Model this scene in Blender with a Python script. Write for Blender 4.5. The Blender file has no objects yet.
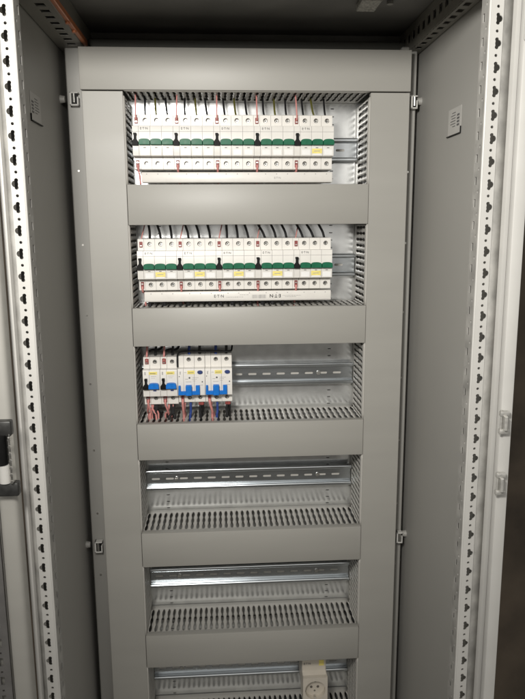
import bpy, bmesh, math, random
from mathutils import Vector, Matrix
random.seed(7)
S = bpy.context.scene
COL = S.collection
R = math.radians

# ---------------------------------------------------------------- camera
PITCH, YAW, ROLL = .1825, .0628, -.006
fw = Vector((math.sin(YAW)*math.cos(PITCH), math.cos(YAW)*math.cos(PITCH), -math.sin(PITCH)))
rt = Vector((math.cos(YAW), -math.sin(YAW), 0)); up = rt.cross(fw)
r2 = rt*math.cos(ROLL)+up*math.sin(ROLL); u2 = -rt*math.sin(ROLL)+up*math.cos(ROLL)
cam = bpy.data.cameras.new('camera'); co = bpy.data.objects.new('camera', cam); COL.objects.link(co)
M = Matrix.Identity(4)
for i in range(3):
    M[i][0] = r2[i]; M[i][1] = u2[i]; M[i][2] = -fw[i]
M.translation = Vector((-.033307, -1.048933, 1.555649))
co.matrix_world = M
cam.sensor_fit = 'HORIZONTAL'; cam.sensor_width = 36; cam.lens = 36*662.5552/525
cam.clip_start = .02; cam.clip_end = 60
S.camera = co

# ---------------------------------------------------------------- light
w = bpy.data.worlds.new('World'); S.world = w; w.use_nodes = True
bg = w.node_tree.nodes['Background']; bg.inputs[0].default_value = (1, .97, .92, 1); bg.inputs[1].default_value = .66
ld = bpy.data.lights.new('work_lamp', 'SPOT'); lo = bpy.data.objects.new('work_lamp', ld); COL.objects.link(lo)
lo.location = (-.205, -.98, 1.80)
ld.energy = 41; ld.shadow_soft_size = .075; ld.spot_size = R(108); ld.spot_blend = 1.0; ld.color = (1, .972, .92)
lo.rotation_euler = (Vector((.06, .0, 1.66))-lo.location).to_track_quat('-Z', 'Y').to_euler()
S.view_settings.view_transform = 'Standard'; S.view_settings.look = 'None'
S.view_settings.exposure = .1; S.view_settings.gamma = 1

# ---------------------------------------------------------------- materials
def mat(name, col, rough=.5, metal=0., var=.04, scale=30., bump=0., bscale=400., spec=.5, stretch=(1, 1, 1), rvar=.08):
    m = bpy.data.materials.new(name); m.use_nodes = True
    n = m.node_tree.nodes; L = m.node_tree.links; b = n['Principled BSDF']
    b.inputs['Roughness'].default_value = rough; b.inputs['Metallic'].default_value = metal
    b.inputs['Specular IOR Level'].default_value = spec
    tc = n.new('ShaderNodeTexCoord'); mp = n.new('ShaderNodeMapping'); mp.inputs['Scale'].default_value = stretch
    L.new(tc.outputs['Object'], mp.inputs[0])
    no = n.new('ShaderNodeTexNoise'); no.inputs['Scale'].default_value = scale; no.inputs['Detail'].default_value = 5
    L.new(mp.outputs[0], no.inputs['Vector'])
    cr = n.new('ShaderNodeValToRGB')
    cr.color_ramp.elements[0].position = .3; cr.color_ramp.elements[1].position = .7
    cr.color_ramp.elements[0].color = tuple(max(0, c*(1-var)) for c in col)+(1,)
    cr.color_ramp.elements[1].color = tuple(min(1, c*(1+var)) for c in col)+(1,)
    L.new(no.outputs['Fac'], cr.inputs[0]); L.new(cr.outputs[0], b.inputs['Base Color'])
    mr = n.new('ShaderNodeMapRange'); mr.inputs['To Min'].default_value = rough-rvar; mr.inputs['To Max'].default_value = rough+rvar
    L.new(no.outputs['Fac'], mr.inputs['Value']); L.new(mr.outputs[0], b.inputs['Roughness'])
    if bump:
        n2 = n.new('ShaderNodeTexNoise'); n2.inputs['Scale'].default_value = bscale; n2.inputs['Detail'].default_value = 2
        L.new(mp.outputs[0], n2.inputs['Vector'])
        bp = n.new('ShaderNodeBump'); bp.inputs['Strength'].default_value = bump; bp.inputs['Distance'].default_value = .001
        L.new(n2.outputs['Fac'], bp.inputs['Height']); L.new(bp.outputs[0], b.inputs['Normal'])
    return m
PAINT = mat('grey_cover_paint', (.335, .325, .297), .45, var=.035, scale=14, stretch=(.25, 1, 1.6), bump=.05, bscale=900)
POST = mat('light_post_paint', (.50, .49, .463), .48, var=.03, scale=25, bump=.05, bscale=900)
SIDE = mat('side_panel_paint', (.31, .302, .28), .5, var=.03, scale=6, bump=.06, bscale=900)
TRAY = mat('grey_grille_paint', (.47, .455, .42), .45, var=.03, scale=20)
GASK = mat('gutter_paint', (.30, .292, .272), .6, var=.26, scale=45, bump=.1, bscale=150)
ZINC = mat('galvanised_sheet', (.84, .85, .845), .20, .85, var=.07, scale=55, rvar=.04)
RAILM = mat('zinc_plated_rail', (.60, .63, .65), .24, 1., var=.06, scale=60, stretch=(.2, 1, 3), rvar=.05)
STEEL = mat('bright_steel', (.62, .61, .58), .32, 1., var=.1, scale=200)
DARK = mat('black_plastic', (.008, .008, .008), .5, var=.2, scale=90, spec=.12)
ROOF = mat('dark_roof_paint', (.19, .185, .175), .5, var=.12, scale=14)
WHITE = mat('white_breaker_plastic', (.74, .715, .67), .38, var=.03, scale=60)
LABEL = mat('glossy_white_label', (.86, .85, .83), .2, var=.02, scale=60)
GREEN = mat('green_lever_plastic', (.010, .125, .062), .4, var=.12, scale=150, spec=.2)
BLUE = mat('blue_lever_plastic', (.012, .165, .58), .35, var=.1, scale=150, spec=.25)
NAVY = mat('dark_blue_plastic', (.03, .05, .16), .35, var=.15, scale=150)
YEL = mat('yellow_sticker', (.80, .68, .20), .5, var=.08, scale=200)
RED = mat('red_terminal_plastic', (.23, .045, .04), .5, var=.45, scale=220)
WBLK = mat('black_wire', (.012, .012, .013), .42, var=.3, scale=100)
WRED = mat('faded_red_wire', (.60, .25, .23), .45, var=.15, scale=120)
WBLU = mat('blue_wire', (.02, .05, .22), .45, var=.2, scale=120)
WOLV = mat('olive_wire', (.11, .105, .02), .45, var=.3, scale=120)
INK = mat('grey_print', (.10, .10, .10), .6, var=.2, scale=300)
INKL = mat('pale_print', (.38, .37, .36), .6, var=.1, scale=300)
SOCK = mat('beige_socket_plastic', (.60, .55, .47), .4, var=.03, scale=60)
COPPER = mat('copper_bar', (.50, .17, .07), .45, .15, var=.15, scale=80)
BRKT = mat('zinc_bracket', (.50, .49, .46), .42, .5, var=.2, scale=160)
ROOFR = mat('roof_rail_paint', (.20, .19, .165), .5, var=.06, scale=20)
FLOORM = mat('dark_concrete', (.09, .085, .075), .8, var=.3, scale=3)
WALLM = mat('dark_brown_wall', (.080, .062, .044), .8, var=.55, scale=5)

# ---------------------------------------------------------------- builders
class MB:
    def __init__(s): s.bm = bmesh.new()
    def box(s, x0, x1, y0, y1, z0, z1, bev=0., seg=1, rot=None):
        b = bmesh.new(); bmesh.ops.create_cube(b, size=1)
        for v in b.verts:
            v.co = Vector((x0+(x1-x0)*(v.co.x+.5), y0+(y1-y0)*(v.co.y+.5), z0+(z1-z0)*(v.co.z+.5)))
        if bev: bmesh.ops.bevel(b, geom=b.edges[:], offset=bev, segments=seg, profile=.5, affect='EDGES')
        if rot:
            c = Vector(((x0+x1)/2, (y0+y1)/2, (z0+z1)/2)); bmesh.ops.rotate(b, verts=b.verts[:], cent=c, matrix=rot)
        s.merge(b); return s
    def merge(s, b):
        mp = {}
        for v in b.verts: mp[v] = s.bm.verts.new(v.co)
        for f in b.faces:
            try: s.bm.faces.new([mp[v] for v in f.verts])
            except ValueError: pass
        b.free()
    def prism(s, pts, a0, a1, ax='x', bev=0.):
        """closed outline extruded along an axis; pts are the two other coordinates in xyz order"""
        b = bmesh.new()
        def P(p, a): return Vector((a, p[0], p[1])) if ax == 'x' else Vector((p[0], a, p[1])) if ax == 'y' else Vector((p[0], p[1], a))
        A = [b.verts.new(P(p, a0)) for p in pts]; B = [b.verts.new(P(p, a1)) for p in pts]
        b.faces.new(A[::-1]); b.faces.new(B)
        n = len(pts)
        for i in range(n): b.faces.new((A[i], A[(i+1) % n], B[(i+1) % n], B[i]))
        bmesh.ops.recalc_face_normals(b, faces=b.faces[:])
        if bev: bmesh.ops.bevel(b, geom=b.edges[:], offset=bev, segments=1, affect='EDGES')
        s.merge(b); return s
    def cyl(s, c, ax, r, h, n=20, r1=None):
        b = bmesh.new(); bmesh.ops.create_cone(b, cap_ends=True, segments=n, radius1=r, radius2=r if r1 is None else r1, depth=h)
        q = Vector((0, 0, 1)).rotation_difference(Vector(ax)).to_matrix()
        for v in b.verts: v.co = q @ v.co + Vector(c)
        s.merge(b); return s
    def tube(s, pts, r, n=8, sub=5):
        P = [Vector(p) for p in pts]
        Q = [2*P[0]-P[1]]+P+[2*P[-1]-P[-2]]; path = []
        for i in range(1, len(Q)-2):
            for k in range(sub):
                t = k/sub; a, b, c, d = Q[i-1:i+3]
                path.append(.5*((2*b)+(c-a)*t+(2*a-5*b+4*c-d)*t*t+(3*b-a-3*c+d)*t**3))
        path.append(P[-1]); rings = []
        nrm = None
        for i, p in enumerate(path):
            t = (path[min(i+1, len(path)-1)]-path[max(i-1, 0)]).normalized()
            if nrm is None: nrm = t.orthogonal().normalized()
            nrm = (nrm-t*nrm.dot(t)).normalized(); bn = t.cross(nrm)
            rings.append([s.bm.verts.new(p+(nrm*math.cos(2*math.pi*k/n)+bn*math.sin(2*math.pi*k/n))*r) for k in range(n)])
        for a, b in zip(rings, rings[1:]):
            for k in range(n): s.bm.faces.new((a[k], a[(k+1) % n], b[(k+1) % n], b[k]))
        s.bm.faces.new(rings[0][::-1]); s.bm.faces.new(rings[-1]); return s
    def strip(s, P, t0, t1, W, holes):
        """flat sheet P(t, s), t0..t1 by 0..W, with openings; holes = [(ta, tb, f(t)->(a, b), samples)] in order"""
        bm = s.bm
        def quad(ta, tb, a0, a1, b0, b1):
            vs = []
            for t, q in ((ta, a0), (ta, a1), (tb, b1), (tb, b0)):
                c = Vector(P(t, q))
                if not vs or all((c-v).length > 1e-7 for v in vs): vs.append(c)
            if len(vs) > 2: bm.faces.new([bm.verts.new(v) for v in vs])
        t = t0
        for ta, tb, f, n in holes:
            if ta > t: quad(t, ta, 0, W, 0, W)
            ts = [ta+(tb-ta)*i/n for i in range(n+1)]
            for u, v in zip(ts, ts[1:]):
                (a, b), (c, d) = f(u), f(v)
                quad(u, v, 0, a, 0, c); quad(u, v, b, W, d, W)
            t = tb
        if t < t1: quad(t, t1, 0, W, 0, W)
        return s
    def holed(s, x0, x1, z0, z1, y, cx, cz, r, depth, n=20):
        """front face (normal -y) of a rectangle with a round well sunk into it"""
        bm = s.bm; ang = [2*math.pi*k/n for k in range(n)]
        for X, Z in ((x0, z0), (x1, z0), (x1, z1), (x0, z1)): ang.append(math.atan2(Z-cz, X-cx) % (2*math.pi))
        ang = sorted(set(round(a, 6) for a in ang))
        def outer(a):
            dx, dz = math.cos(a), math.sin(a); t = 1e9
            if dx > 1e-9: t = min(t, (x1-cx)/dx)
            if dx < -1e-9: t = min(t, (x0-cx)/dx)
            if dz > 1e-9: t = min(t, (z1-cz)/dz)
            if dz < -1e-9: t = min(t, (z0-cz)/dz)
            return (cx+dx*t, cz+dz*t)
        I = [bm.verts.new((cx+r*math.cos(a), y, cz+r*math.sin(a))) for a in ang]
        O = [bm.verts.new((outer(a)[0], y, outer(a)[1])) for a in ang]
        B = [bm.verts.new((cx+r*math.cos(a), y+depth, cz+r*math.sin(a))) for a in ang]
        m = len(ang)
        for k in range(m):
            j = (k+1) % m
            bm.faces.new((O[k], O[j], I[j], I[k])); bm.faces.new((I[k], I[j], B[j], B[k]))
        bm.faces.new(B); return s
    def build(s, name, m, parent=None, smooth=True, solid=0., weld=True, loc=None, recalc=True):
        if weld: bmesh.ops.remove_doubles(s.bm, verts=s.bm.verts[:], dist=2e-6)
        if recalc: bmesh.ops.recalc_face_normals(s.bm, faces=s.bm.faces[:])
        if loc:
            for v in s.bm.verts: v.co -= Vector(loc)
        me = bpy.data.meshes.new(name); s.bm.to_mesh(me); s.bm.free()
        if smooth:
            for p in me.polygons: p.use_smooth = True
            me.set_sharp_from_angle(angle=R(32))
        o = bpy.data.objects.new(name, me); COL.objects.link(o); me.materials.append(m)
        if solid:
            q = o.modifiers.new('thickness', 'SOLIDIFY'); q.thickness = solid; q.offset = 0
        if loc: o.location = loc
        if parent:
            o.parent = parent
            if parent.get('_w'): o.location = o.location-parent.location
        return o

def thing(name, label, cat, loc, group=None, world=False):
    o = bpy.data.objects.new(name, None); COL.objects.link(o); o.location = loc
    o.empty_display_size = .05
    o['label'] = label; o['category'] = cat
    if group: o['group'] = group
    if world: o['_w'] = 1
    return o
def tag(o, label, cat, group=None):
    o['label'] = label; o['category'] = cat
    if group: o['group'] = group
    return o
def kids(o): return [c for c in COL.objects if c.parent == o]
def copy_tree(o, parent=None):
    c = o.copy(); COL.objects.link(c); c.parent = parent
    for ch in kids(o): copy_tree(ch, c)
    return c
def text(body, size, m, parent, loc, rotz=0, name='printed_text', sx=1.):
    cu = bpy.data.curves.new(name, 'FONT'); cu.body = body; cu.size = size; cu.align_x = 'CENTER'; cu.align_y = 'CENTER'
    cu.offset = size*.012
    cu.materials.append(m); o = bpy.data.objects.new(name, cu); COL.objects.link(o); o.parent = parent; o.location = loc
    bpy.context.view_layer.update()
    me = bpy.data.meshes.new_from_object(o.evaluated_get(bpy.context.evaluated_depsgraph_get()))
    bpy.data.objects.remove(o); o = bpy.data.objects.new(name, me); COL.objects.link(o); o.parent = parent; o.location = loc
    me.transform(Matrix.Rotation(R(90), 4, 'X') @ Matrix.Rotation(R(rotz), 4, 'Z') @ Matrix.Diagonal((sx, 1, 1, 1)))
    return o

# ================================================================ setting
f_ = MB(); f_.box(-30, 30, -30, 30, -.05, 0); f_.build('floor', FLOORM)['kind'] = 'structure'
f_ = MB(); f_.box(-6, 6, .62, .75, .004, 3.2); f_.build('wall', WALLM)['kind'] = 'structure'

# ================================================================ enclosure
YF = -.295                      # front plane of the enclosure
ZT = 1.822                      # underside of the roof rails
cab = thing('electrical_cabinet', 'tall light grey steel electrical cabinet standing open, with perforated front posts', 'cabinet', (0, 0, 0))
XL, XR = -.270, .285
def side_panel(x, sgn):
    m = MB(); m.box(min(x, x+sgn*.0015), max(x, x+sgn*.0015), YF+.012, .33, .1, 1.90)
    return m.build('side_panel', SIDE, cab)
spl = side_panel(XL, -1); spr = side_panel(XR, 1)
m = MB(); m.box(XL-.02, XR+.02, .331, .3335, .1, 1.90); m.build('rear_panel', SIDE, cab)
m = MB(); m.box(XL-.02, XR+.02, YF-.004, .334, 1.9005, 1.915, .003)
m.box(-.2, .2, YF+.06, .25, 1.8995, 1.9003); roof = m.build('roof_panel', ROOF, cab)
# frame that closes the roof behind the cover
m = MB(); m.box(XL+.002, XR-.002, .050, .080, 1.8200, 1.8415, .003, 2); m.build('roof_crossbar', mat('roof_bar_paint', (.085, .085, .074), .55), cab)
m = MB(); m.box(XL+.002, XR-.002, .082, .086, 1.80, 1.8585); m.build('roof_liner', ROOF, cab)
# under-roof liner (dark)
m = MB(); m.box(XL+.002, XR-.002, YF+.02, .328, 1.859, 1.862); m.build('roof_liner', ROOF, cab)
m = MB(); m.box(XL+.03, XR-.03, YF+.001, YF+.03, 1.808, 1.895, .002); m.build('front_crossbar', POST, cab)
m = MB(); m.box(XL+.001, XR-.001, YF+.002, .33, .1, .14, .002); m.build('base_frame', POST, cab)
m = MB(); m.box(XL-.02, XR+.02, YF-.004, .334, .0, .0985, .003); m.build('plinth', DARK, cab)

def trefoil_holes(z0, z1, ph, side):
    out = []; z = z0+ph
    def T(zc):
        def f(t):
            d = abs(t-zc); iv = []
            for cx, cz, r in ((.0043, 0, .0035), (.0059, .0040, .0021), (.0061, .0018, .0014), (.0061, 0, .0014)):
                q = d-cz
                if abs(q) < r: h = math.sqrt(r*r-q*q); iv.append((cx-h, cx+h))
            if not iv: return (.0059, .0059)
            return (max(.0003, min(i[0] for i in iv)), max(i[1] for i in iv))
        return f
    def C(zc):
        def f(t):
            h = math.sqrt(max(0, .00165**2-(t-zc)**2)); return (.0062-h, .0062+h)
        return f
    while z < z1-.02:
        out.append((z-.0061, z+.0061, T(z), 28)); out.append((z+.0125-.00165, z+.0125+.00165, C(z+.0125), 10)); z += .025
    return out
def front_post(sgn, xi, xo, xb, xl, ph):
    """sgn -1 left, +1 right; xi inner edge, xo outer edge of the perforated face, xb gutter, xl rim"""
    z0, z1 = .14, 1.86
    m = MB(); W = abs(xo-xi)-.001
    m.strip(lambda t, s: (xo-sgn*s, YF, t), z0, z1, W, trefoil_holes(z0, z1, ph, sgn))
    xe = xi+sgn*.001
    def band(p, q): # plain strips of the folded profile
        m.bm.faces.new([m.bm.verts.new(v) for v in ((p[0], p[1], z0), (q[0], q[1], z0), (q[0], q[1], z1), (p[0], p[1], z1))])
    band((xe, YF), (xi+sgn*.0002, YF+.0004)); band((xi+sgn*.0002, YF+.0004), (xi, YF+.0014))
    # rim and rear flanges
    band((xb, YF+.006), (xb+sgn*.0012, YF-.0005)); band((xb+sgn*.0012, YF-.0005), (xl-sgn*.0008, YF-.0008)); band((xl-sgn*.0008, YF-.0008), (xl, YF+.001))
    band((xl, YF+.001), (xl, YF+.02)); band((xl, YF+.02), (xl-sgn*.004, YF+.02))
    m.build('front_post', POST, cab, solid=.0014, smooth=False, recalc=False)
    po = COL.objects[-1]
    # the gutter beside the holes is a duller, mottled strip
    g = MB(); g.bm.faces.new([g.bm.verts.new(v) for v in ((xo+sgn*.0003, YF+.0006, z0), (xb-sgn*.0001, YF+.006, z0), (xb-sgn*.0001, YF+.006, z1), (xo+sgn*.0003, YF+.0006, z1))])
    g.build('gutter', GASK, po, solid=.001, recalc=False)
    # inner web with punched slots and return flange
    wb = MB(); D = .021; holes = []; z = z0+ph+.005
    def f(t, c):
        return (.0115, .0165)
    def fr(zc):
        def f(t):
            h = math.sqrt(max(0, .0019**2-(t-zc)**2)); return (.0062-h, .0062+h)
        return f
    while z < z1-.02:
        holes.append((z-.0045, z+.0045, lambda t: (.0115, .0168), 1))
        holes.append((z+.0125-.0019, z+.0125+.0019, fr(z+.0125), 10)); z += .025
    wb.strip(lambda t, s: (xi, YF+.0014+s, t), z0, z1, D, holes)
    for a, b in (((xi, YF+.0014+D), (xi+sgn*.003, YF+.025)), ((xi+sgn*.003, YF+.025), (xi+sgn*.018, YF+.025))):
        wb.bm.faces.new([wb.bm.verts.new(v) for v in ((a[0], a[1], z0), (b[0], b[1], z0), (b[0], b[1], z1), (a[0], a[1], z1))])
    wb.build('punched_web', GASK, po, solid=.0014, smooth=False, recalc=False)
    return po
# hole phases follow the photograph: one trefoil on each post is anchored at a known height
def phase(z): return (z-.14) % .025
front_post(-1, -.243, -.2577, -.2645, -.2695, phase(1.7485+.0048))
front_post(1, .2631, .2781, .2915, .2975, phase(1.7440+.0075))

# rails under the roof, with punched slots
def roof_rail(sgn, xo, xi):
    y0, y1 = YF+.03, .32
    def slots(a, w):
        h = []; y = y0+.012
        while y < y1-.02: h.append((y, y+.0125, lambda t: (a, a+w), 1)); y += .025
        return h
    m = MB(); W = abs(xi-xo)
    m.strip(lambda t, s: (xi+sgn*s, t, ZT), y0, y1, W, slots(W*.22, .0085 if W < .03 else .012))
    m.strip(lambda t, s: (xi, t, ZT+s), y0, y1, .036, slots(.012, .012) if sgn > 0 else [])
    return m.build('roof_rail', ROOFR, cab, solid=.0015, smooth=False, recalc=False)
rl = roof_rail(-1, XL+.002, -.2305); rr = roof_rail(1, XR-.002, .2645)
m = MB(); m.box(-.2303, -.2245, YF+.03, .02, ZT+.0005, ZT+.009, .001)
for y in (-.10, -.06): m.cyl((-.2275, y, ZT-.0005), (0, 0, 1), .0032, .003, 12)
m.build('copper_strip', COPPER, rl)
# small fitting and a bolt under the roof
m = MB(); m.box(.161, .188, -.115, -.068, 1.8495, 1.8589, .0015)
m.build('roof_bracket', mat('speckled_bracket', (.40, .39, .36), .5, .3, var=.5, scale=260), cab)
m = MB(); m.cyl((.205, -.085, 1.8565), (0, 0, 1), .0045, .004, 16); m.build('roof_bolt', SIDE, cab)

# rating labels on the side panels
def sticker(panel, x, sgn, y0, y1, z0, z1):
    m = MB(); m.box(x-(.0004 if sgn > 0 else 0), x+(.0004 if sgn < 0 else 0), y0, y1, z0, z1)
    o = m.build('rating_label', mat('label_paper', (.41, .40, .375) if sgn > 0 else (.36, .35, .33), .4, var=.05, scale=60), panel)
    xx = x-sgn*.0006
    n = MB(); L = y1-y0; near = y0 if sgn > 0 else y1
    rnd = random.Random(3)
    for k in range(6):
        z = z1-.006-k*.0035
        n.box(xx-.0001, xx+.0001, y0+L*.42, y0+L*(.62+.3*rnd.random()), z-.0005, z+.0004)
    for k in range(4): n.box(xx-.0001, xx+.0001, y0+L*.12, y0+L*.30, z0+.010+k*.0042, z0+.0125+k*.0042)
    n.build('print', INK, panel)
    e = MB(); e.box(min(x, xx-sgn*.002), max(x, xx-sgn*.002), y0-.001, y1, z0-.0014, z0-.0002)
    e.box(min(x, xx-sgn*.001), max(x, xx-sgn*.001), y0-.0012, y0-.0004, z0, z0+.008)
    e.build('label_edge', DARK, panel)
sticker(spr, XR, 1, -.160, -.111, 1.677, 1.7115)
sticker(spl, XL, -1, -.150, -.100, 1.692, 1.7273)

# inner mounting profiles beside the covers
def mounting(x0, x1, screws, xs):
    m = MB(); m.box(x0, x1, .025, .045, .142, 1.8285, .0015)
    o = m.build('mounting_profile', SIDE, cab)  # darker side paint puts the shade on this strip into its colour
    for z in screws: MB().cyl((xs, .0245, z), (0, 1, 0), .0016, .0022, 10).build('screw', STEEL, o)
mounting(-.2605, -.2265, (1.6428, 1.5297, 1.4185, 1.305, 1.1913, 1.0792, .966), -.2486)
mounting(.2525, .2775, (1.6409, 1.529, 1.4161, 1.305, 1.1949, 1.0799, .966), .2677)
def knob(x, z, sgn):
    m = MB(); m.cyl((x, .022, z), (-sgn, 0, 0), .0062, .007, 20, .0048)
    m.build('panel_bolt', SIDE, spl if sgn < 0 else spr)
for z in (1.7477, 1.0237): knob(XL+.0036, z, -1); knob(XR-.0036, z, 1)

# doors, seen edge on, swung wide open
def door(sgn, x0, x1, xf):
    m = MB(); a, b = min(x0, x1), max(x0, x1)
    y1 = YF-.006; y0 = y1-.012 if sgn > 0 else y1-.010
    m.box(a, b, y0, y1, .12, 1.893, .004 if sgn > 0 else .003, 3)
    m.box(b-.0018 if sgn > 0 else a, b if sgn > 0 else a+.0018, -.62 if sgn > 0 else -.40, y0+.002, .12, 1.893)
    return m.build('door', POST, cab)
# right door: folded edge and outer skin running away from the opening
m = MB(); m.box(.2940, .3085, -.314, -.302, .12, 1.893, .002, 2)
m.box(.3030, .3085, -.303, .12, .12, 1.893, .002)
dr = m.build('door', POST, cab)
m = MB(); m.box(.2985, .3028, -.3005, -.296, .13, 1.89); m.build('door_gap_shade', DARK, dr)  # black strip stands in for the shade in the gap beside the door
for z in (1.3285, 1.2525):
    c = MB(); c.box(.2905, .3020, -.322, -.3155, z+.0075, z+.014, .0015, 2); c.box(.2905, .3020, -.322, -.3155, z-.014, z-.0075, .0015, 2)
    c.box(.2945, .2985, -.326, -.3155, z-.009, z+.009, .001); c.cyl((.2925, -.319, z), (0, 0, 1), .0016, .03, 8)
    c.build('rod_guide', BRKT, dr)
h = MB(); h.box(.292, .312, -.322, -.3155, 1.7485, 1.7755, .0025, 2); h.cyl((.2965, -.323, 1.762), (0, 0, 1), .0032, .026, 12); h.build('hinge', POST, dr)
# left door: rounded edge, a dark gap and the punched tube frame on its inner face
m = MB(); m.box(-.2872, -.2664, -.330, -.306, .12, 1.893, .006, 3)
dl = m.build('door', PAINT, cab)
m = MB(); hs = []; z = .14
while z < 1.86:
    hs.append((z, z+.011, lambda t: (.008, .0125), 1)); hs.append((z+.016, z+.0185, lambda t: (.009, .0115), 1)); z += .025
m.strip(lambda t, s: (-.2925-s, -.318, t), .13, 1.88, .024, hs)
m.build('tube_frame', mat('dark_tube_paint', (.13, .125, .12), .5, var=.2, scale=30), dl, solid=.0014, smooth=False, recalc=False)
m = MB(); m.box(-.325, -.2926, -.312, -.306, .125, 1.89); m.build('door_skin', PAINT, dl)
hn = MB(); hn.box(-.2860, -.2630, -.3415, -.3302, 1.3335, 1.3505, .002, 2); hn.box(-.2850, -.2600, -.3415, -.3302, 1.2640, 1.2800, .002, 2)
hn.box(-.2840, -.2820, -.3340, -.3305, 1.275, 1.340)
hg = hn.build('hinge', mat('dull_zinc', (.07, .07, .068), .4, .7, var=.2, scale=120), dl)
hn = MB(); hn.cyl((-.2770, -.339, 1.318), (0, 0, 1), .0075, .033, 18); hn.build('hinge_sleeve', DARK, hg)
hn = MB(); hn.cyl((-.2735, -.339, 1.2905), (0, 0, 1), .0065, .0205, 18); hn.build('hinge_pin', POST, hg)
hn = MB(); hn.box(-.2670, -.2640, -.345, -.331, 1.2795, 1.3340, .001)
for k in range(7): hn.cyl((-.2645, -.3455, 1.283+k*.008), (0, 1, 0), .0016, .003, 8)
hn.build('hinge_plate', STEEL, hg)

# ================================================================ distribution panel
OX0, OX1 = -.1730, .2000
PX0, PX1 = -.2336, .2607
TOPS = [1.7557]+[1.75-.19*k for k in range(1, 6)]
BOTS = [1.75-.19*k-.1291 for k in range(6)]
RAILZ = [1.681-.1895*k for k in range(6)]
pan = thing('distribution_panel', 'grey modular distribution panel with six windows, bolted inside the cabinet', 'distribution panel', (.0135, .05, .142), world=True)
m = MB(); m.box(PX0-.0015, PX1, -.0035, .010, 1.7573, 1.8168, .0009, 2)
m.box(PX0-.0015, PX1, .010, .030, 1.8148, 1.8165); m.build('top_cover', PAINT, pan)
for a, b, s in ((PX0, OX0-.0004, -1), (OX1+.0004, PX1, 1)):
    m = MB(); m.box(a, b, 0, .0015, .145, 1.7560, .0006)
    xf = a if s < 0 else b
    m.box(min(xf, xf-s*.0015), max(xf, xf-s*.0015), .0014, .024, .145, 1.7555)
    xf = b if s < 0 else a
    m.box(min(xf, xf+s*.0015), max(xf, xf+s*.0015), .0014, .0095, .145, 1.7555)
    m.build('column_cover', PAINT, pan)
for k in range(6):
    zt = BOTS[k]; zb = TOPS[k+1] if k < 5 else .145
    m = MB(); m.box(OX0+.0004, OX1-.0004, -.0016, .012, zb, zt, .0008, 2); m.build('row_cover', PAINT, pan)
# clips that hold the covers
def clip(x0, x1, z):
    m = MB(); m.box(x0, x1, .012, .0235, z-.010, z-.0075, .0008); m.box(x0, x0+.003, .012, .0235, z-.010, z+.010, .0008)
    m.box(x0, x1, .012, .0235, z+.0078, z+.010, .0008); m.box(x1-.0022, x1, .012, .0235, z-.010, z+.003, .0006)
    c = m.build('cover_clip', POST, pan)
    d = MB(); d.box(x0+.003, x1-.0024, .0145, .0245, z-.0074, z+.0076)
    d.build('clip_insert', DARK, c)
    d = MB(); d.cyl(((x0+x1)/2, .0125, z+.001), (0, 0, 1), .0018, .013, 10); d.build('clip_spring', STEEL, c)
for z in (1.7470, 1.022): clip(-.2545, -.2412, z); clip(.2663, .2770, z-.002)

# grilles: one mesh each, shared by all rows
YB = .0955; Y0 = .0008
def lobed(c, hw, y0, y1, n=24):
    def f(t):
        u = (t-y0)/(y1-y0)
        e = min(1., min(u, 1-u)/.035)
        h = (hw*.42+hw*.58*abs(math.sin(3*math.pi*u)))*math.sqrt(max(0, 1-(1-e)**2)); return (c-h, c+h)
    return [(y0, y1, f, n)]
def floor_grille():
    m = MB(); N = 38; p = (OX1-OX0-.002)/N
    for i in range(N):
        m.strip(lambda t, s, i=i: (OX0+.001+i*p+s, t, 0), Y0, YB-.001, p, lobed(p/2, .0026, .011, .081))
    return m
def side_grille(sgn):
    m = MB(); H = .1288; N = 13; p = H/N
    for i in range(N):
        m.strip(lambda t, s, i=i: (0, t, -H+i*p+s), Y0, YB-.001, p, lobed(p/2, .0025, .012, .082))
    return m
fl = floor_grille().build('floor_grille', TRAY, pan, solid=.0016, recalc=False)
sg = side_grille(1).build('side_grille', TRAY, pan, solid=.0016, recalc=False)
base = pan.location.copy()
def put(proto, first, loc):
    o = proto if first else proto.copy()
    if not first: COL.objects.link(o); o.parent = pan
    o.location = Vector(loc)-base; return o
def back_plate():
    m = MB(); H = .188
    def short(n0):
        h = []; z = -H+.006
        while z < -.004: h.append((z, z+.0014, lambda t: (.002, .0075), 1)); z += .0125
        return h
    xs = [OX0-.02, -.1395, -.130, .1525, .162, OX1+.02]
    for i, (a, b) in enumerate(zip(xs, xs[1:])):
        m.strip(lambda t, s, a=a: (a+s, 0, t), -H, 0, b-a, short(0) if i in (1, 3) else [])
    return m
bp = back_plate().build('back_plate', ZINC, pan, smooth=False, recalc=False)
def rail_mesh():
    m = MB(); x0, x1 = OX0+.0025, OX1-.0025; L = x1-x0
    prof = [(.0805, .0175), (.0795, .0168), (.0795, .0137), (.0805, .0130)]
    n = 0
    def seg(p, q):
        m.bm.faces.new([m.bm.verts.new(v) for v in ((x0, p[0], p[1]), (x1, p[0], p[1]), (x1, q[0], q[1]), (x0, q[0], q[1]))])
    for s in (1, -1):
        P = [(.0835, s*.0187), (.0815, s*.0186), (.0801, s*.0178), (.0797, s*.0168), (.0797, s*.0142), (.0803, s*.0132), (.0815, s*.0126), (.0875, s*.0124), (.0885, s*.0118)]
        for a, b in zip(P, P[1:]): seg(a, b)
    hs = []; x = x0+.008
    def slot(xa, xb):
        def f(t):
            d = min(t-xa, xb-t); h = .0019 if d > .0019 else math.sqrt(max(0, .0019**2-(.0019-d)**2)); return (.0118-h, .0118+h)
        return f
    while x < x1-.016:
        hs.append((x, x+.015, slot(x, x+.015), 20)); x += .025
    m.strip(lambda t, s: (t, .0885, -.0118+s), x0, x1, .0236, hs)
    return m
ra = rail_mesh().build('din_rail', RAILM, pan, solid=.0009, recalc=False, smooth=False)
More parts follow.
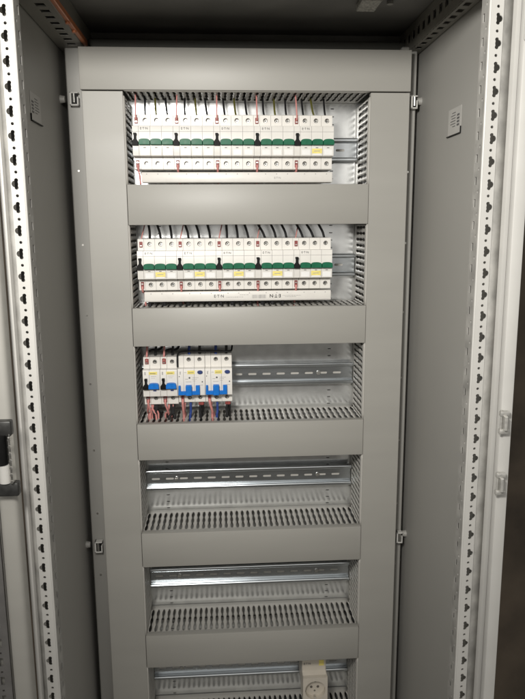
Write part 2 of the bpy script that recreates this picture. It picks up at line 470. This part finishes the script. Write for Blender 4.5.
m = MB(); m.box(OX0+.004, OX1-.004, .0897, .0907, -.0055, .0055); bs = m.build('slot_brightener', TRAY, pan)  # pale strip added behind the rail so its slots look bright
rsc = []
for x in (-.118, .137):
    rs = MB(); rs.cyl((x, .0873, .0), (0, 1, 0), .0036, .0022, 14); rs.box(x-.0026, x+.0026, .0858, .0866, -.0005, .0005)
    rsc.append(rs.build('rail_screw', STEEL, ra))
for k in range(6):
    put(fl, k == 0, (0, 0, BOTS[k]-.0013))
    c = put(fl, False, (0, 0, TOPS[k]+.0014 if k else 1.7571-.0005+.0014)); c.name = 'ceiling_grille'
    put(sg, k == 0, (OX0+.0004, 0, BOTS[k]+.1288)); put(sg, False, (OX1-.0004, 0, BOTS[k]+.1288))
    put(bp, k == 0, (0, .0965, BOTS[k]+.1291+.0295))
    d = put(ra, k == 0, (0, 0, RAILZ[k])); put(bs, k == 0, (0, 0, RAILZ[k]))
    if k:
        for r_ in rsc:
            q = r_.copy(); COL.objects.link(q); q.parent = d

# ================================================================ devices
SH, NOSE, REAR = .032, .0165, .0785      # shoulder, nose and rear planes (y)
def half(m, x0, x1, zt, zb, n0, n1, wu, wl):
    """one moulded pole: shoulders (sunk wells where wu / wl give (x, z)), proud nose"""
    g = .00018; a, b = x0+g, x1-g; bm = m.bm
    P = [(REAR, zb), (REAR, zt), (SH+.001, zt), (SH, zt-.001), (SH, n1), (NOSE+.0014, n1), (NOSE+.0003, n1-.0004), (NOSE, n1-.0014), (NOSE, n0+.0014), (NOSE+.0003, n0+.0004), (NOSE+.0014, n0), (SH, n0), (SH, zb+.001), (SH+.001, zb)]
    A = [bm.verts.new((a, p[0], p[1])) for p in P]; B = [bm.verts.new((b, p[0], p[1])) for p in P]
    bm.faces.new(A); bm.faces.new(B[::-1])
    for i in range(len(P)):
        j = (i+1) % len(P)
        if i == 3 and wu: m.holed(a, b, n1, zt-.001, SH, wu[0], wu[1], .0036, .0090); continue
        if i == 11 and wl: m.holed(a, b, zb+.001, n0, SH, wl[0], wl[1], .0036, .0090); continue
        bm.faces.new((A[i], B[i], B[j], A[j]))
def screw_set(parent, spots):
    for x, z in spots:
        q = MB(); q.cyl((x+.0004, SH+.0058, z-.0003), (0, 1, 0), .0024, .003, 16); o = q.build('terminal_screw', STEEL, parent)
        rot = Matrix.Rotation(random.uniform(0, 3), 3, 'Y'); d = MB()
        d.box(x-.0023, x+.0023, SH+.0040, SH+.0050, z-.00045, z+.00045, rot=rot)
        d.box(x-.00045, x+.00045, SH+.0041, SH+.0050, z-.0023, z+.0023, rot=rot)
        d.build('screw_slot', DARK, o)
def pole_body(m, poles, zt, zb, n0, n1, wells):
    for (a, b), wl in zip(poles, wells):
        if wl[0] is None: half(m, a, b, zt, zb, n0, n1, None, None)
        else: half(m, a, b, zt, zb, n0, n1, (wl[0], wl[1]), (wl[0], wl[2]))
def bottle(m, cx, z0, z1, w0):
    """black neutral lever: wide foot, thin neck, small head"""
    h = z1-z0
    out = [(-w0, 0), (w0, 0), (w0, h*.30), (w0*.38, h*.52), (w0*.36, h*.80), (w0*.5, h*.84), (w0*.5, h), (-w0*.5, h), (-w0*.5, h*.84), (-w0*.36, h*.80), (-w0*.38, h*.52), (-w0, h*.30)]
    m.prism([(cx+x, z0+z) for x, z in out], NOSE-.0065, NOSE+.001, 'y', .0004)
def arch(m, x0, x1, z0, z1, y0):
    n = 8; pts = [(x0, z0), (x1, z0)]
    for k in range(n+1):
        a = math.pi*k/n*.92+math.pi*.04
        pts.append(((x0+x1)/2+(x1-x0)/2*math.copysign(abs(math.cos(a))**.8, math.cos(a)), z0+(z1-z0)*(.50+.50*math.sin(a)**.6)))
    m.prism(pts, y0, NOSE+.0008, 'y', .0005)
def red_clip(m, x0, x1, z0, z1):
    m.box(x0, x1, SH-.0016, SH+.001, z0, z1, .0004); return m

PW, NW = .0175, .0097; BW = NW+3*PW
def triple_breaker(yellow=None, gloss=True):
    e = thing('circuit_breaker', '', 'circuit breaker', (0, 0, 0), 'three pole breakers with green levers')
    poles = [(0, NW)]+[(NW+PW*i, NW+PW*(i+1)) for i in range(3)]
    zt, zb, n0, n1 = .047, -.0355, -.0165, .0285
    xs = [NW+PW*(i+.5)+.0003 for i in range(3)]
    m = MB(); pole_body(m, poles, zt, zb, n0, n1, [(None, None, None)]+[(x, .0385, -.0265) for x in xs])
    body = m.build('body', WHITE, e)
    screw_set(e, [(x, z) for x in xs for z in (.0385, -.0265)])
    for x in xs:
        m = MB(); arch(m, x-.0086, x+.0083, -.0003, .0086, NOSE-.0075); m.build('toggle_lever', GREEN, e)
    m = MB(); bottle(m, .0047, -.001, .0172, .0046); m.build('neutral_lever', DARK, e)
    for a, b, z in ((.0335, .0425, .0362), (-.0325, -.0215, -.0248)):
        m = MB(); red_clip(m, .0028, .0078, a, b); t = m.build('neutral_terminal', RED, e)
        m = MB(); m.box(.0038, .0068, SH-.0024, SH-.0014, z-.0008, z+.0008); m.build('terminal_clamp', STEEL, t)
    m = MB()                      # window behind the levers and ridge lines
    m.box(.0002, BW-.0002, NOSE-.0004, NOSE+.0005, .0196, .0201); m.build('front_groove', INKL, e)
    for x in xs:
        m = MB(); m.box(x-.0022, x+.0016, NOSE-.0003, NOSE+.0005, -.0044, -.0034); m.build('position_mark', INK, e)
        m = MB(); m.box(x-.0066, x+.0064, NOSE-.0004, NOSE+.0005, -.0148, -.0068, .0002); m.build('label_tab', LABEL, e)
    text('E·T·N', .0048, INK, e, (NW+.0085, NOSE-.0002, .0242), sx=1.05)
    return e
def yellow(e, pole):
    x = NW+PW*(pole+.5)
    m = MB(); m.box(x-.0078, x+.0078, NOSE-.0008, NOSE-.0003, -.0125, -.0052); y = m.build('yellow_sticker', YEL, e)
    m = MB(); m.box(x-.0050, x+.0045, NOSE-.0010, NOSE-.0009, -.0094, -.0084); m.build('print', INKL, y)

ORD = ['leftmost', 'second from left', 'middle', 'second from right', 'rightmost']
bx0 = -.1640
proto = triple_breaker()
breakers = []
for row in range(2):
    for i in range(5):
        e = proto if not breakers else copy_tree(proto)
        e.location = (bx0+BW*i, 0, RAILZ[row]); breakers.append(e)
        e['label'] = ('white breaker with green levers and white label tabs, %s in top row' if row == 0 else
                      'white breaker with green levers and yellow sticker, %s in second row') % ORD[i]
for i, e in enumerate(breakers):
    if i >= 5: yellow(e, 1)
    if i == 4: yellow(e, 1)
breakers[4]['label'] = 'white breaker with green levers and the only yellow sticker of the top row'

# bus bars under the breakers
def bus(x0, x1, z0, z1, label, texts):
    e = thing('busbar_cover', label, 'busbar', ((x0+x1)/2, .034, z0), 'white busbar covers')
    e['_w'] = 1
    m = MB(); m.box(x0, x1, .030, .052, z0, z1, .0012, 2); b = m.build('housing', WHITE, e)
    d = MB()
    for i in range(5):
        for j in range(3):
            x = bx0+BW*i+NW+PW*(j+.5)
            if x0 < x < x1: d.box(x-.0008, x+.0008, .0297, .0301, z1-.0036, z1-.0024)
    d.build('index_mark', INKL, e)
    d = MB(); d.box(x0+.002, x1-.002, .0298, .0301, z0+.0016, z0+.0020); d.build('seam', INKL, e)
    for body, x, z, s, mm, rz in texts:
        text(body, s, mm, e, Vector((x, .0297, z))-e.location, rz)
    return e
bus(-.1540, .1480, 1.6255, 1.6415, 'white busbar cover strip under the top row of breakers', [('E·T·N', .060, 1.6325, .0045, INKL, 0)])
b2 = bus(-.1565, .1480, 1.4375, 1.4535, 'white busbar cover strip with dark lettering under the second row of breakers',
         [('E·T·N', -.036, 1.4455, .0068, INK, 0), ('E·T·N', .0560, 1.4455, .0078, DARK, 180)])
d = MB()
for x0, x1, z in ((-.024, .004, 1.4440), (-.002, .012, 1.4475), (.068, .098, 1.4458), (.072, .090, 1.4435)):
    x = x0
    while x < x1:
        l = random.uniform(.001, .003); d.box(x, min(x+l, x1), .0297, .0300, z-.0004, z+.0004); x += l+.0009
d.build('small_print', INKL, b2)
d = MB(); x = .018
while x < .041:
    l = random.choice((.0004, .0008, .0012)); d.box(x, x+l, .0296, .0300, 1.4415, 1.4475); x += l+random.choice((.0005, .0009))
d.build('barcode', INKL, b2)

# row three: two narrow breakers with one blue lever
def single_breaker():
    W = .0280
    e = thing('residual_current_breaker', '', 'circuit breaker', (0, 0, 0), 'narrow breakers with one blue lever')
    zt, zb, n0, n1 = .0440, -.0365, -.0190, .0255
    m = MB(); pole_body(m, [(0, .0105), (.0105, W)], zt, zb, n0, n1, [(None, None, None), (.0190, .0360, -.0255)]); body = m.build('body', WHITE, e)
    screw_set(e, [(.0190, .0360), (.0190, -.0255)])
    m = MB(); arch(m, .0094, .0262, -.0050, .0045, NOSE-.0075); m.build('toggle_lever', BLUE, e)
    m = MB(); m.box(.0094, .0264, NOSE-.0003, NOSE+.0004, -.0066, -.0052); m.build('lever_base', NAVY, e)
    m = MB(); bottle(m, .0052, -.0060, .0118, .0045); m.build('neutral_lever', DARK, e)
    for a, b, z in ((.0325, .0415, .0350), (-.0330, -.0215, -.0255)):
        m = MB(); red_clip(m, .0030, .0090, a, b); t = m.build('neutral_terminal', RED, e)
        m = MB(); m.box(.0042, .0074, SH-.0024, SH-.0014, z-.001, z+.001); m.build('terminal_clamp', STEEL, t)
    m = MB(); m.box(.0100, .0235, NOSE-.0005, NOSE+.0003, .0180, .0228); y = m.build('yellow_sticker', YEL, e)
    m = MB(); m.box(.0118, .0210, NOSE-.0007, NOSE-.0006, .0196, .0204); m.build('print', INK, y)
    m = MB(); m.box(.0165, .0215, NOSE-.0005, NOSE+.0003, -.0100, -.0080); m.build('position_mark', NAVY, e)
    m = MB(); m.box(.0130, .0220, NOSE-.0003, NOSE+.0004, .0148, .0153); m.box(.0135, .0200, NOSE-.0003, NOSE+.0004, .0120, .0124); m.box(.0030, .0050, NOSE-.0003, NOSE+.0004, .0175, .0225)
    m.box(.0002, W-.0002, NOSE-.0003, NOSE+.0004, -.0072, -.0068)
    m.build('print', INKL, e)
    return e
s1 = single_breaker(); s2 = copy_tree(s1)
s1.location = (-.1625, 0, RAILZ[2]); s2.location = (-.1343, 0, RAILZ[2])
s1['label'] = 'leftmost of the two narrow white breakers with blue lever and yellow sticker'
s2['label'] = 'narrow white breaker with blue lever, right of its twin and beside the wide breakers'
# row three: two wide breakers with a crown shaped blue lever
def wide_breaker():
    W = .0444
    e = thing('residual_current_breaker', '', 'circuit breaker', (0, 0, 0), 'wide breakers with blue crown lever')
    zt, zb, n0, n1 = .0450, -.0340, -.0185, .0265
    m = MB(); pole_body(m, [(0, .0095), (.0095, .0270), (.0270, W)], zt, zb, n0, n1, [(None, None, None), (.0180, .0390, -.0255), (.0357, .0390, -.0255)]); body = m.build('body', WHITE, e)
    screw_set(e, [(x, z) for x in (.0180, .0357) for z in (.0390, -.0255)])
    m = MB()
    m.prism([(.0006, -.0166), (.0358, -.0166), (.0358, -.0010), (.0292, -.0010), (.0292, -.0105), (.0225, -.0105), (.0225, -.0002), (.0132, -.0002), (.0132, -.0105), (.0045, -.0105), (.0045, -.0010), (.0012, -.0010)], NOSE-.0045, NOSE+.0008, 'y', .0004)
    m.box(.0129, .0228, NOSE-.0078, NOSE-.0046, -.0172, -.0004, .0006); m.build('toggle_lever', BLUE, e)
    m = MB(); m.box(.0160, .0280, NOSE-.0005, NOSE+.0003, .0178, .0236); y = m.build('yellow_sticker', YEL, e)
    m = MB(); m.box(.0172, .0262, NOSE-.0007, NOSE-.0006, .0200, .0207); m.build('print', INK, y)
    m = MB()
    b = bmesh.new(); bmesh.ops.create_cone(b, cap_ends=True, segments=24, radius1=1, radius2=.9, depth=.003)
    for v in b.verts: v.co = Vector((.0366+v.co.x*.0047, NOSE-.001-v.co.z, .0208+v.co.y*.0031))
    m.merge(b); m.build('test_button', NAVY, e)
    for x, z, r in ((.0192, .0115, .0015), (.0400, .0045, .0011), (.0026, .0140, .0008)):
        m = MB(); m.cyl((x, NOSE, z), (0, 1, 0), r, .001, 12); m.build('indicator', INK, e)
    m = MB()
    for a, b, z in ((.0105, .0145, .0205), (.024, .034, .0118), (.012, .017, .0095), (.0235, .031, .0090), (.0245, .029, .0062), (.013, .022, .0048), (.033, .041, -.0010)): m.box(a, b, NOSE-.0003, NOSE+.0004, z-.0003, z+.0003)
    m.box(.0035, .0050, NOSE-.0003, NOSE+.0004, .0175, .0220); m.box(.0035, .0060, NOSE-.0003, NOSE+.0004, .0215, .0220)
    m.build('print', INKL, e)
    m = MB(); red_clip(m, .0040, .0088, -.0325, -.0215); m.build('neutral_terminal', RED, e)
    return e
w1 = wide_breaker(); w2 = copy_tree(w1)
w1.location = (-.1058, 0, RAILZ[2]); w2.location = (-.0611, 0, RAILZ[2])
w1['label'] = 'wide white breaker with blue crown lever, next to the narrow breakers'
w2['label'] = 'wide white breaker with blue crown lever, rightmost on the third rail beside empty rail'

# row six: a socket outlet clipped to the rail
so = thing('rail_socket', 'beige earthed socket outlet with a yellow square sticker on the bottom rail', 'socket', (.1035, 0, RAILZ[5]))
m = MB(); m.box(0, .0440, .030, .078, -.008, .0530, .001); m.prism([(.0305, .0180), (.0305, .0240), (.0180, .0160), (.0180, .0080)], .0004, .0436)
m.build('body', SOCK, so)
m = MB()
FZ0, FZ1 = -.0310, .0190
m.holed(.0002, .0450, FZ0, FZ1, .0150, .0226, -.0065, .0185, .0105, 36)
m.prism([(.0150, FZ1), (.0500, FZ1), (.0500, FZ0), (.0150, FZ0), (.0155, FZ0), (.0155, FZ0+.0001), (.0499, FZ0+.0001), (.0499, FZ1-.0001), (.0150, FZ1-.0001)], .0002, .0004)
m.box(.0002, .0016, .0151, .05, FZ0, FZ1); m.box(.0436, .0450, .0151, .05, FZ0, FZ1); m.box(.0016, .0436, .0151, .05, FZ1-.0014, FZ1); m.box(.0016, .0436, .0151, .05, FZ0, FZ0+.0014)
sf = m.build('socket_face', SOCK, so)
m = MB(); m.cyl((.0165, .0253, -.0065), (0, 1, 0), .0024, .001, 14); m.cyl((.0287, .0253, -.0065), (0, 1, 0), .0024, .001, 14); m.build('pin_hole', mat('socket_hole', (.13, .115, .10), .6), sf)
m = MB(); m.box(.0210, .0242, .0160, .0252, .0098, .0118, .0004); m.box(.0210, .0242, .0160, .0252, -.0248, -.0228, .0004); m.build('earth_clip', STEEL, sf)
m = MB(); m.cyl((.0226, .0250, -.0140), (0, 1, 0), .0017, .0012, 12); m.build('face_screw', STEEL, sf)
m = MB(); m.box(.0310, .0400, .0294, .0299, .0330, .0440); m.build('yellow_sticker', YEL, so)
text('E·T·N', .0055, INK, so, (.0095, .0297, .0375))

# ================================================================ wires
def wire(name, pts, r, m, label, group):
    t = MB().tube(pts, r); o = t.build(name, m, None, loc=tuple(pts[0])); return tag(o, label, 'wire', group)
POLE = ['first', 'second', 'third']; NTH = ['first', 'second', 'third', 'fourth', 'fifth']
rw = random.Random(11)
for i in range(5):
    x0 = bx0+BW*i
    for row in range(2):
        zc = RAILZ[row]; zt = zc+.0471; tz = TOPS[row]+.012
        rn = 'top' if row == 0 else 'second'
        ex = x0+.0053; dx = rw.uniform(-.002, .003)
        wire('wire', [(ex+dx, .045, tz), (ex+dx*.8, .032, tz-.012), (ex+.0002, .0265, zt-.004), (ex, .0305, zc+.0380)] if row == 0 else
             [(ex+.007, .058, tz), (ex+.005, .048, tz-.012), (ex+.001, .040, zt+.004), (ex, .0385, zt-.001)], .0011 if row == 0 else .0009, WRED,
             'thin red wire into the neutral terminal of the %s breaker in the %s row' % (NTH[i], rn), 'red neutral wires above the green breakers')
        for j in range(3):
            x = x0+NW+PW*(j+.5); d = rw.uniform(-.004, .001)+(.004 if i in (0, 1) and row else 0); lean = rw.uniform(-.0045, -.001)+(-.003 if i > 2 and row else 0)
            ol = row == 0 and j == 1
            wire('wire', [(x+lean*1.4, .066, tz), (x+lean*1.1, .060, tz-.012), (x+lean*.5+d*.2, .050, zt+.008), (x, .0465, zt-.001)] if row == 0 else
                 [(x+lean*2, .040, tz), (x+lean*1.6+d*.4, .043, tz-.010), (x+lean*.5+d*.3, .0445, zt+.010), (x, .045, zt-.001)], .0019 if row else .0016, WOLV if ol else WBLK,
                 '%s wire into the %s green pole of the %s breaker in the %s row' % ('olive' if ol else 'black', POLE[j], NTH[i], rn), 'wires above the green breakers')
# red tail running down from the first neutral terminal of the top row, short stubs under the others
zc = RAILZ[0]; ex = bx0+.0053
wire('wire', [(ex, .0300, zc-.029), (ex+.001, .0262, zc-.036), (ex+.0028, .0265, zc-.045), (ex+.0032, .030, BOTS[0]+.001), (ex+.003, .032, BOTS[0]-.014)], .0016, WRED,
     'red wire running down beside the left end of the top busbar cover', 'red tails under the green breakers')
for row in range(2):
    for i in range(5):
        if row == 0 and i == 0: continue
        ex = bx0+BW*i+.0053; zc = RAILZ[row]
        wire('wire', [(ex, .0302, zc-.029), (ex, .0290, zc-.034), (ex, .0345, zc-.0385), (ex, .056, zc-.041), (ex+.001, .060, BOTS[row]-.006)], .0016, WRED,
             'red tail under the neutral terminal of the %s breaker in the %s row' % (NTH[i], 'top' if row == 0 else 'second'), 'red tails under the green breakers')
# black tails behind the second busbar cover
for i, x in enumerate((-.148, -.122, -.098, -.090, -.054, -.036, -.018, -.001, .018, .037, .052, .068)):
    wire('wire', [(x, .056, 1.452), (x+rw.uniform(-.003, .003), .052, 1.442), (x+rw.uniform(-.004, .004), .036, 1.4345), (x+rw.uniform(-.002, .002), .028, 1.416)], .0027, WBLK,
         'black tail between the second busbar cover and the floor grille', 'black tails under the second busbar cover')
# third row
zc = RAILZ[2]; zt = zc+.0440; tz = TOPS[2]+.012
for k, ox in enumerate((-.1625, -.1343)):
    side = ('leftmost', 'second')[k]
    ex = ox+.0058
    wire('wire', [(ex+.003, .050, tz), (ex+.001, .042, tz-.014), (ex, .034, zt-.001), (ex, .0300, zt-.006)], .0016, WRED, 'red wire from above into the %s narrow breaker' % side, 'wires above the blue breakers')
    ex = ox+.019
    wire('wire', [(ex+.004, .060, tz), (ex+.002, .054, tz-.012), (ex, .047, zt+.003), (ex, .046, zt-.001)], .0021, WBLK, 'black wire from above into the %s narrow breaker' % side, 'wires above the blue breakers')
    wire('wire', [(ex-.011, .058, zt+.006), (ex-.004, .052, zt+.009), (ex+.004, .051, zt+.009), (ex+.010, .060, zt+.013), (ex+.012, .070, tz)], .0021, WBLK,
         'black wire looped behind the top of the %s narrow breaker' % side, 'wires above the blue breakers')
wire('wire', [(-.1062, .030, zc+.027), (-.1062, .029, zc+.040), (-.1052, .034, zt+.004), (-.099, .040, zt+.0065), (-.075, .041, zt+.0072), (-.045, .041, zt+.0068), (-.022, .042, zt+.0062), (-.016, .052, zt+.009), (-.014, .064, tz)], .0016, WBLK,
     'long black wire lying across the tops of both wide breakers', 'wires above the blue breakers')
for k, ox in enumerate((-.1058, -.0611)):
    side = ('left', 'right')[k]
    for x, mm, nm in ((.0180, WBLU, 'blue'), (.0357, WBLK, 'black')):
        wire('wire', [(ox+x+.001, .060, tz), (ox+x+.0005, .055, tz-.012), (ox+x, .050, zt+.004), (ox+x, .048, zt-.001)], .0023, mm,
             '%s wire from above into the %s wide breaker' % (nm, side), 'wires above the blue breakers')
fz = BOTS[2]
def down(x, z0, x1, y1, r, m, label, bow=0., y0=.040):
    wire('wire', [(x, y0, z0), (x+bow*.4, y0-.004, z0-.007), (x*.4+x1*.6+bow, (y0+y1)/2-.002, (z0+fz)/2-.004), (x1, y1, fz+.004), (x1, y1, fz-.016)], r, m, label, 'wires below the blue breakers')
zb = zc-.0362
for k, ox in enumerate((-.1625, -.1343)):
    side = ('leftmost', 'second')[k]
    down(ox+.006, zc-.028, ox+.011, .036, .0017, WRED, 'red wire under the neutral terminal of the %s narrow breaker' % side, .001, .0305)
    down(ox+.020, zb, ox+.017+.004*k, .030, .0023, WBLK, 'black wire under the %s narrow breaker' % side, -.002)
for q, (x, x1, bow) in enumerate(((-.1515, -.1440, .001), (-.1490, -.1545, -.002), (-.1465, -.1410, .002))):
    down(x, zb+.001, x1, .028+.004*q, .0015, WRED, ('left', 'middle', 'right')[q]+' strand of the red wire bundle under the leftmost narrow breaker', bow)
down(-.1235, zb, -.1300, .044, .0017, WRED, 'red wire beside the black one under the second narrow breaker', .001)
down(-.1195, zb, -.1225, .026, .0023, WBLK, 'slanting black wire under the second narrow breaker', .003)
down(-.1445, zb, -.1370, .046, .0022, WBLK, 'black wire between the red bundle and the second narrow breaker', .001)
down(-.1560, zc-.028, -.1585, .046, .0017, WRED, 'red wire at the far left under the leftmost narrow breaker', -.001, .0315)
down(-.1465, zb, -.1480, .040, .0021, WBLK, 'black wire behind the red bundle under the leftmost narrow breaker', .001)
down(-.1180, zb, -.1155, .036, .0021, WBLK, 'black wire at the right edge of the second narrow breaker', -.001)
down(-.1160, zb, -.1190, .050, .0016, WRED, 'red wire at the right edge of the second narrow breaker', .001)
zb = zc-.0338
for k, ox in enumerate((-.1058, -.0611)):
    side = ('left', 'right')[k]
    down(ox+.0066, zc-.0285, ox+.0075+.003*k, .034, .0021, WRED, 'pale red wire under the %s wide breaker' % side, .0015*k, .0305)
    down(ox+.0095, zc-.0335, ox+.0090+.004*k, .042, .0019, WRED, 'pale red wire behind the front one under the %s wide breaker' % side, -.001)
    down(ox+.0190, zb, ox+.0182, .034, .0021, WBLU, 'blue wire under the %s wide breaker' % side, .0006)
    down(ox+.0360, zb, ox+.0350, .034, .0023, WBLK, 'black wire under the right terminal of the %s wide breaker' % side, -.0008)
    down(ox+.0395, zb, ox+.0380, .044, .0022, WBLK, 'second black wire under the right terminal of the %s wide breaker' % side, .0008)
    m = MB(); m.box(ox+.0325, ox+.0415, .034, .046, zc-.0405, zc-.0342, .0012); tag(m.build('ferrule', RED, None, loc=(ox+.037, .04, zc-.0405)), 'red ferrule block under the %s wide breaker' % side, 'ferrule', 'red ferrules')

for o in COL.objects:
    if '_w' in o: del o['_w']
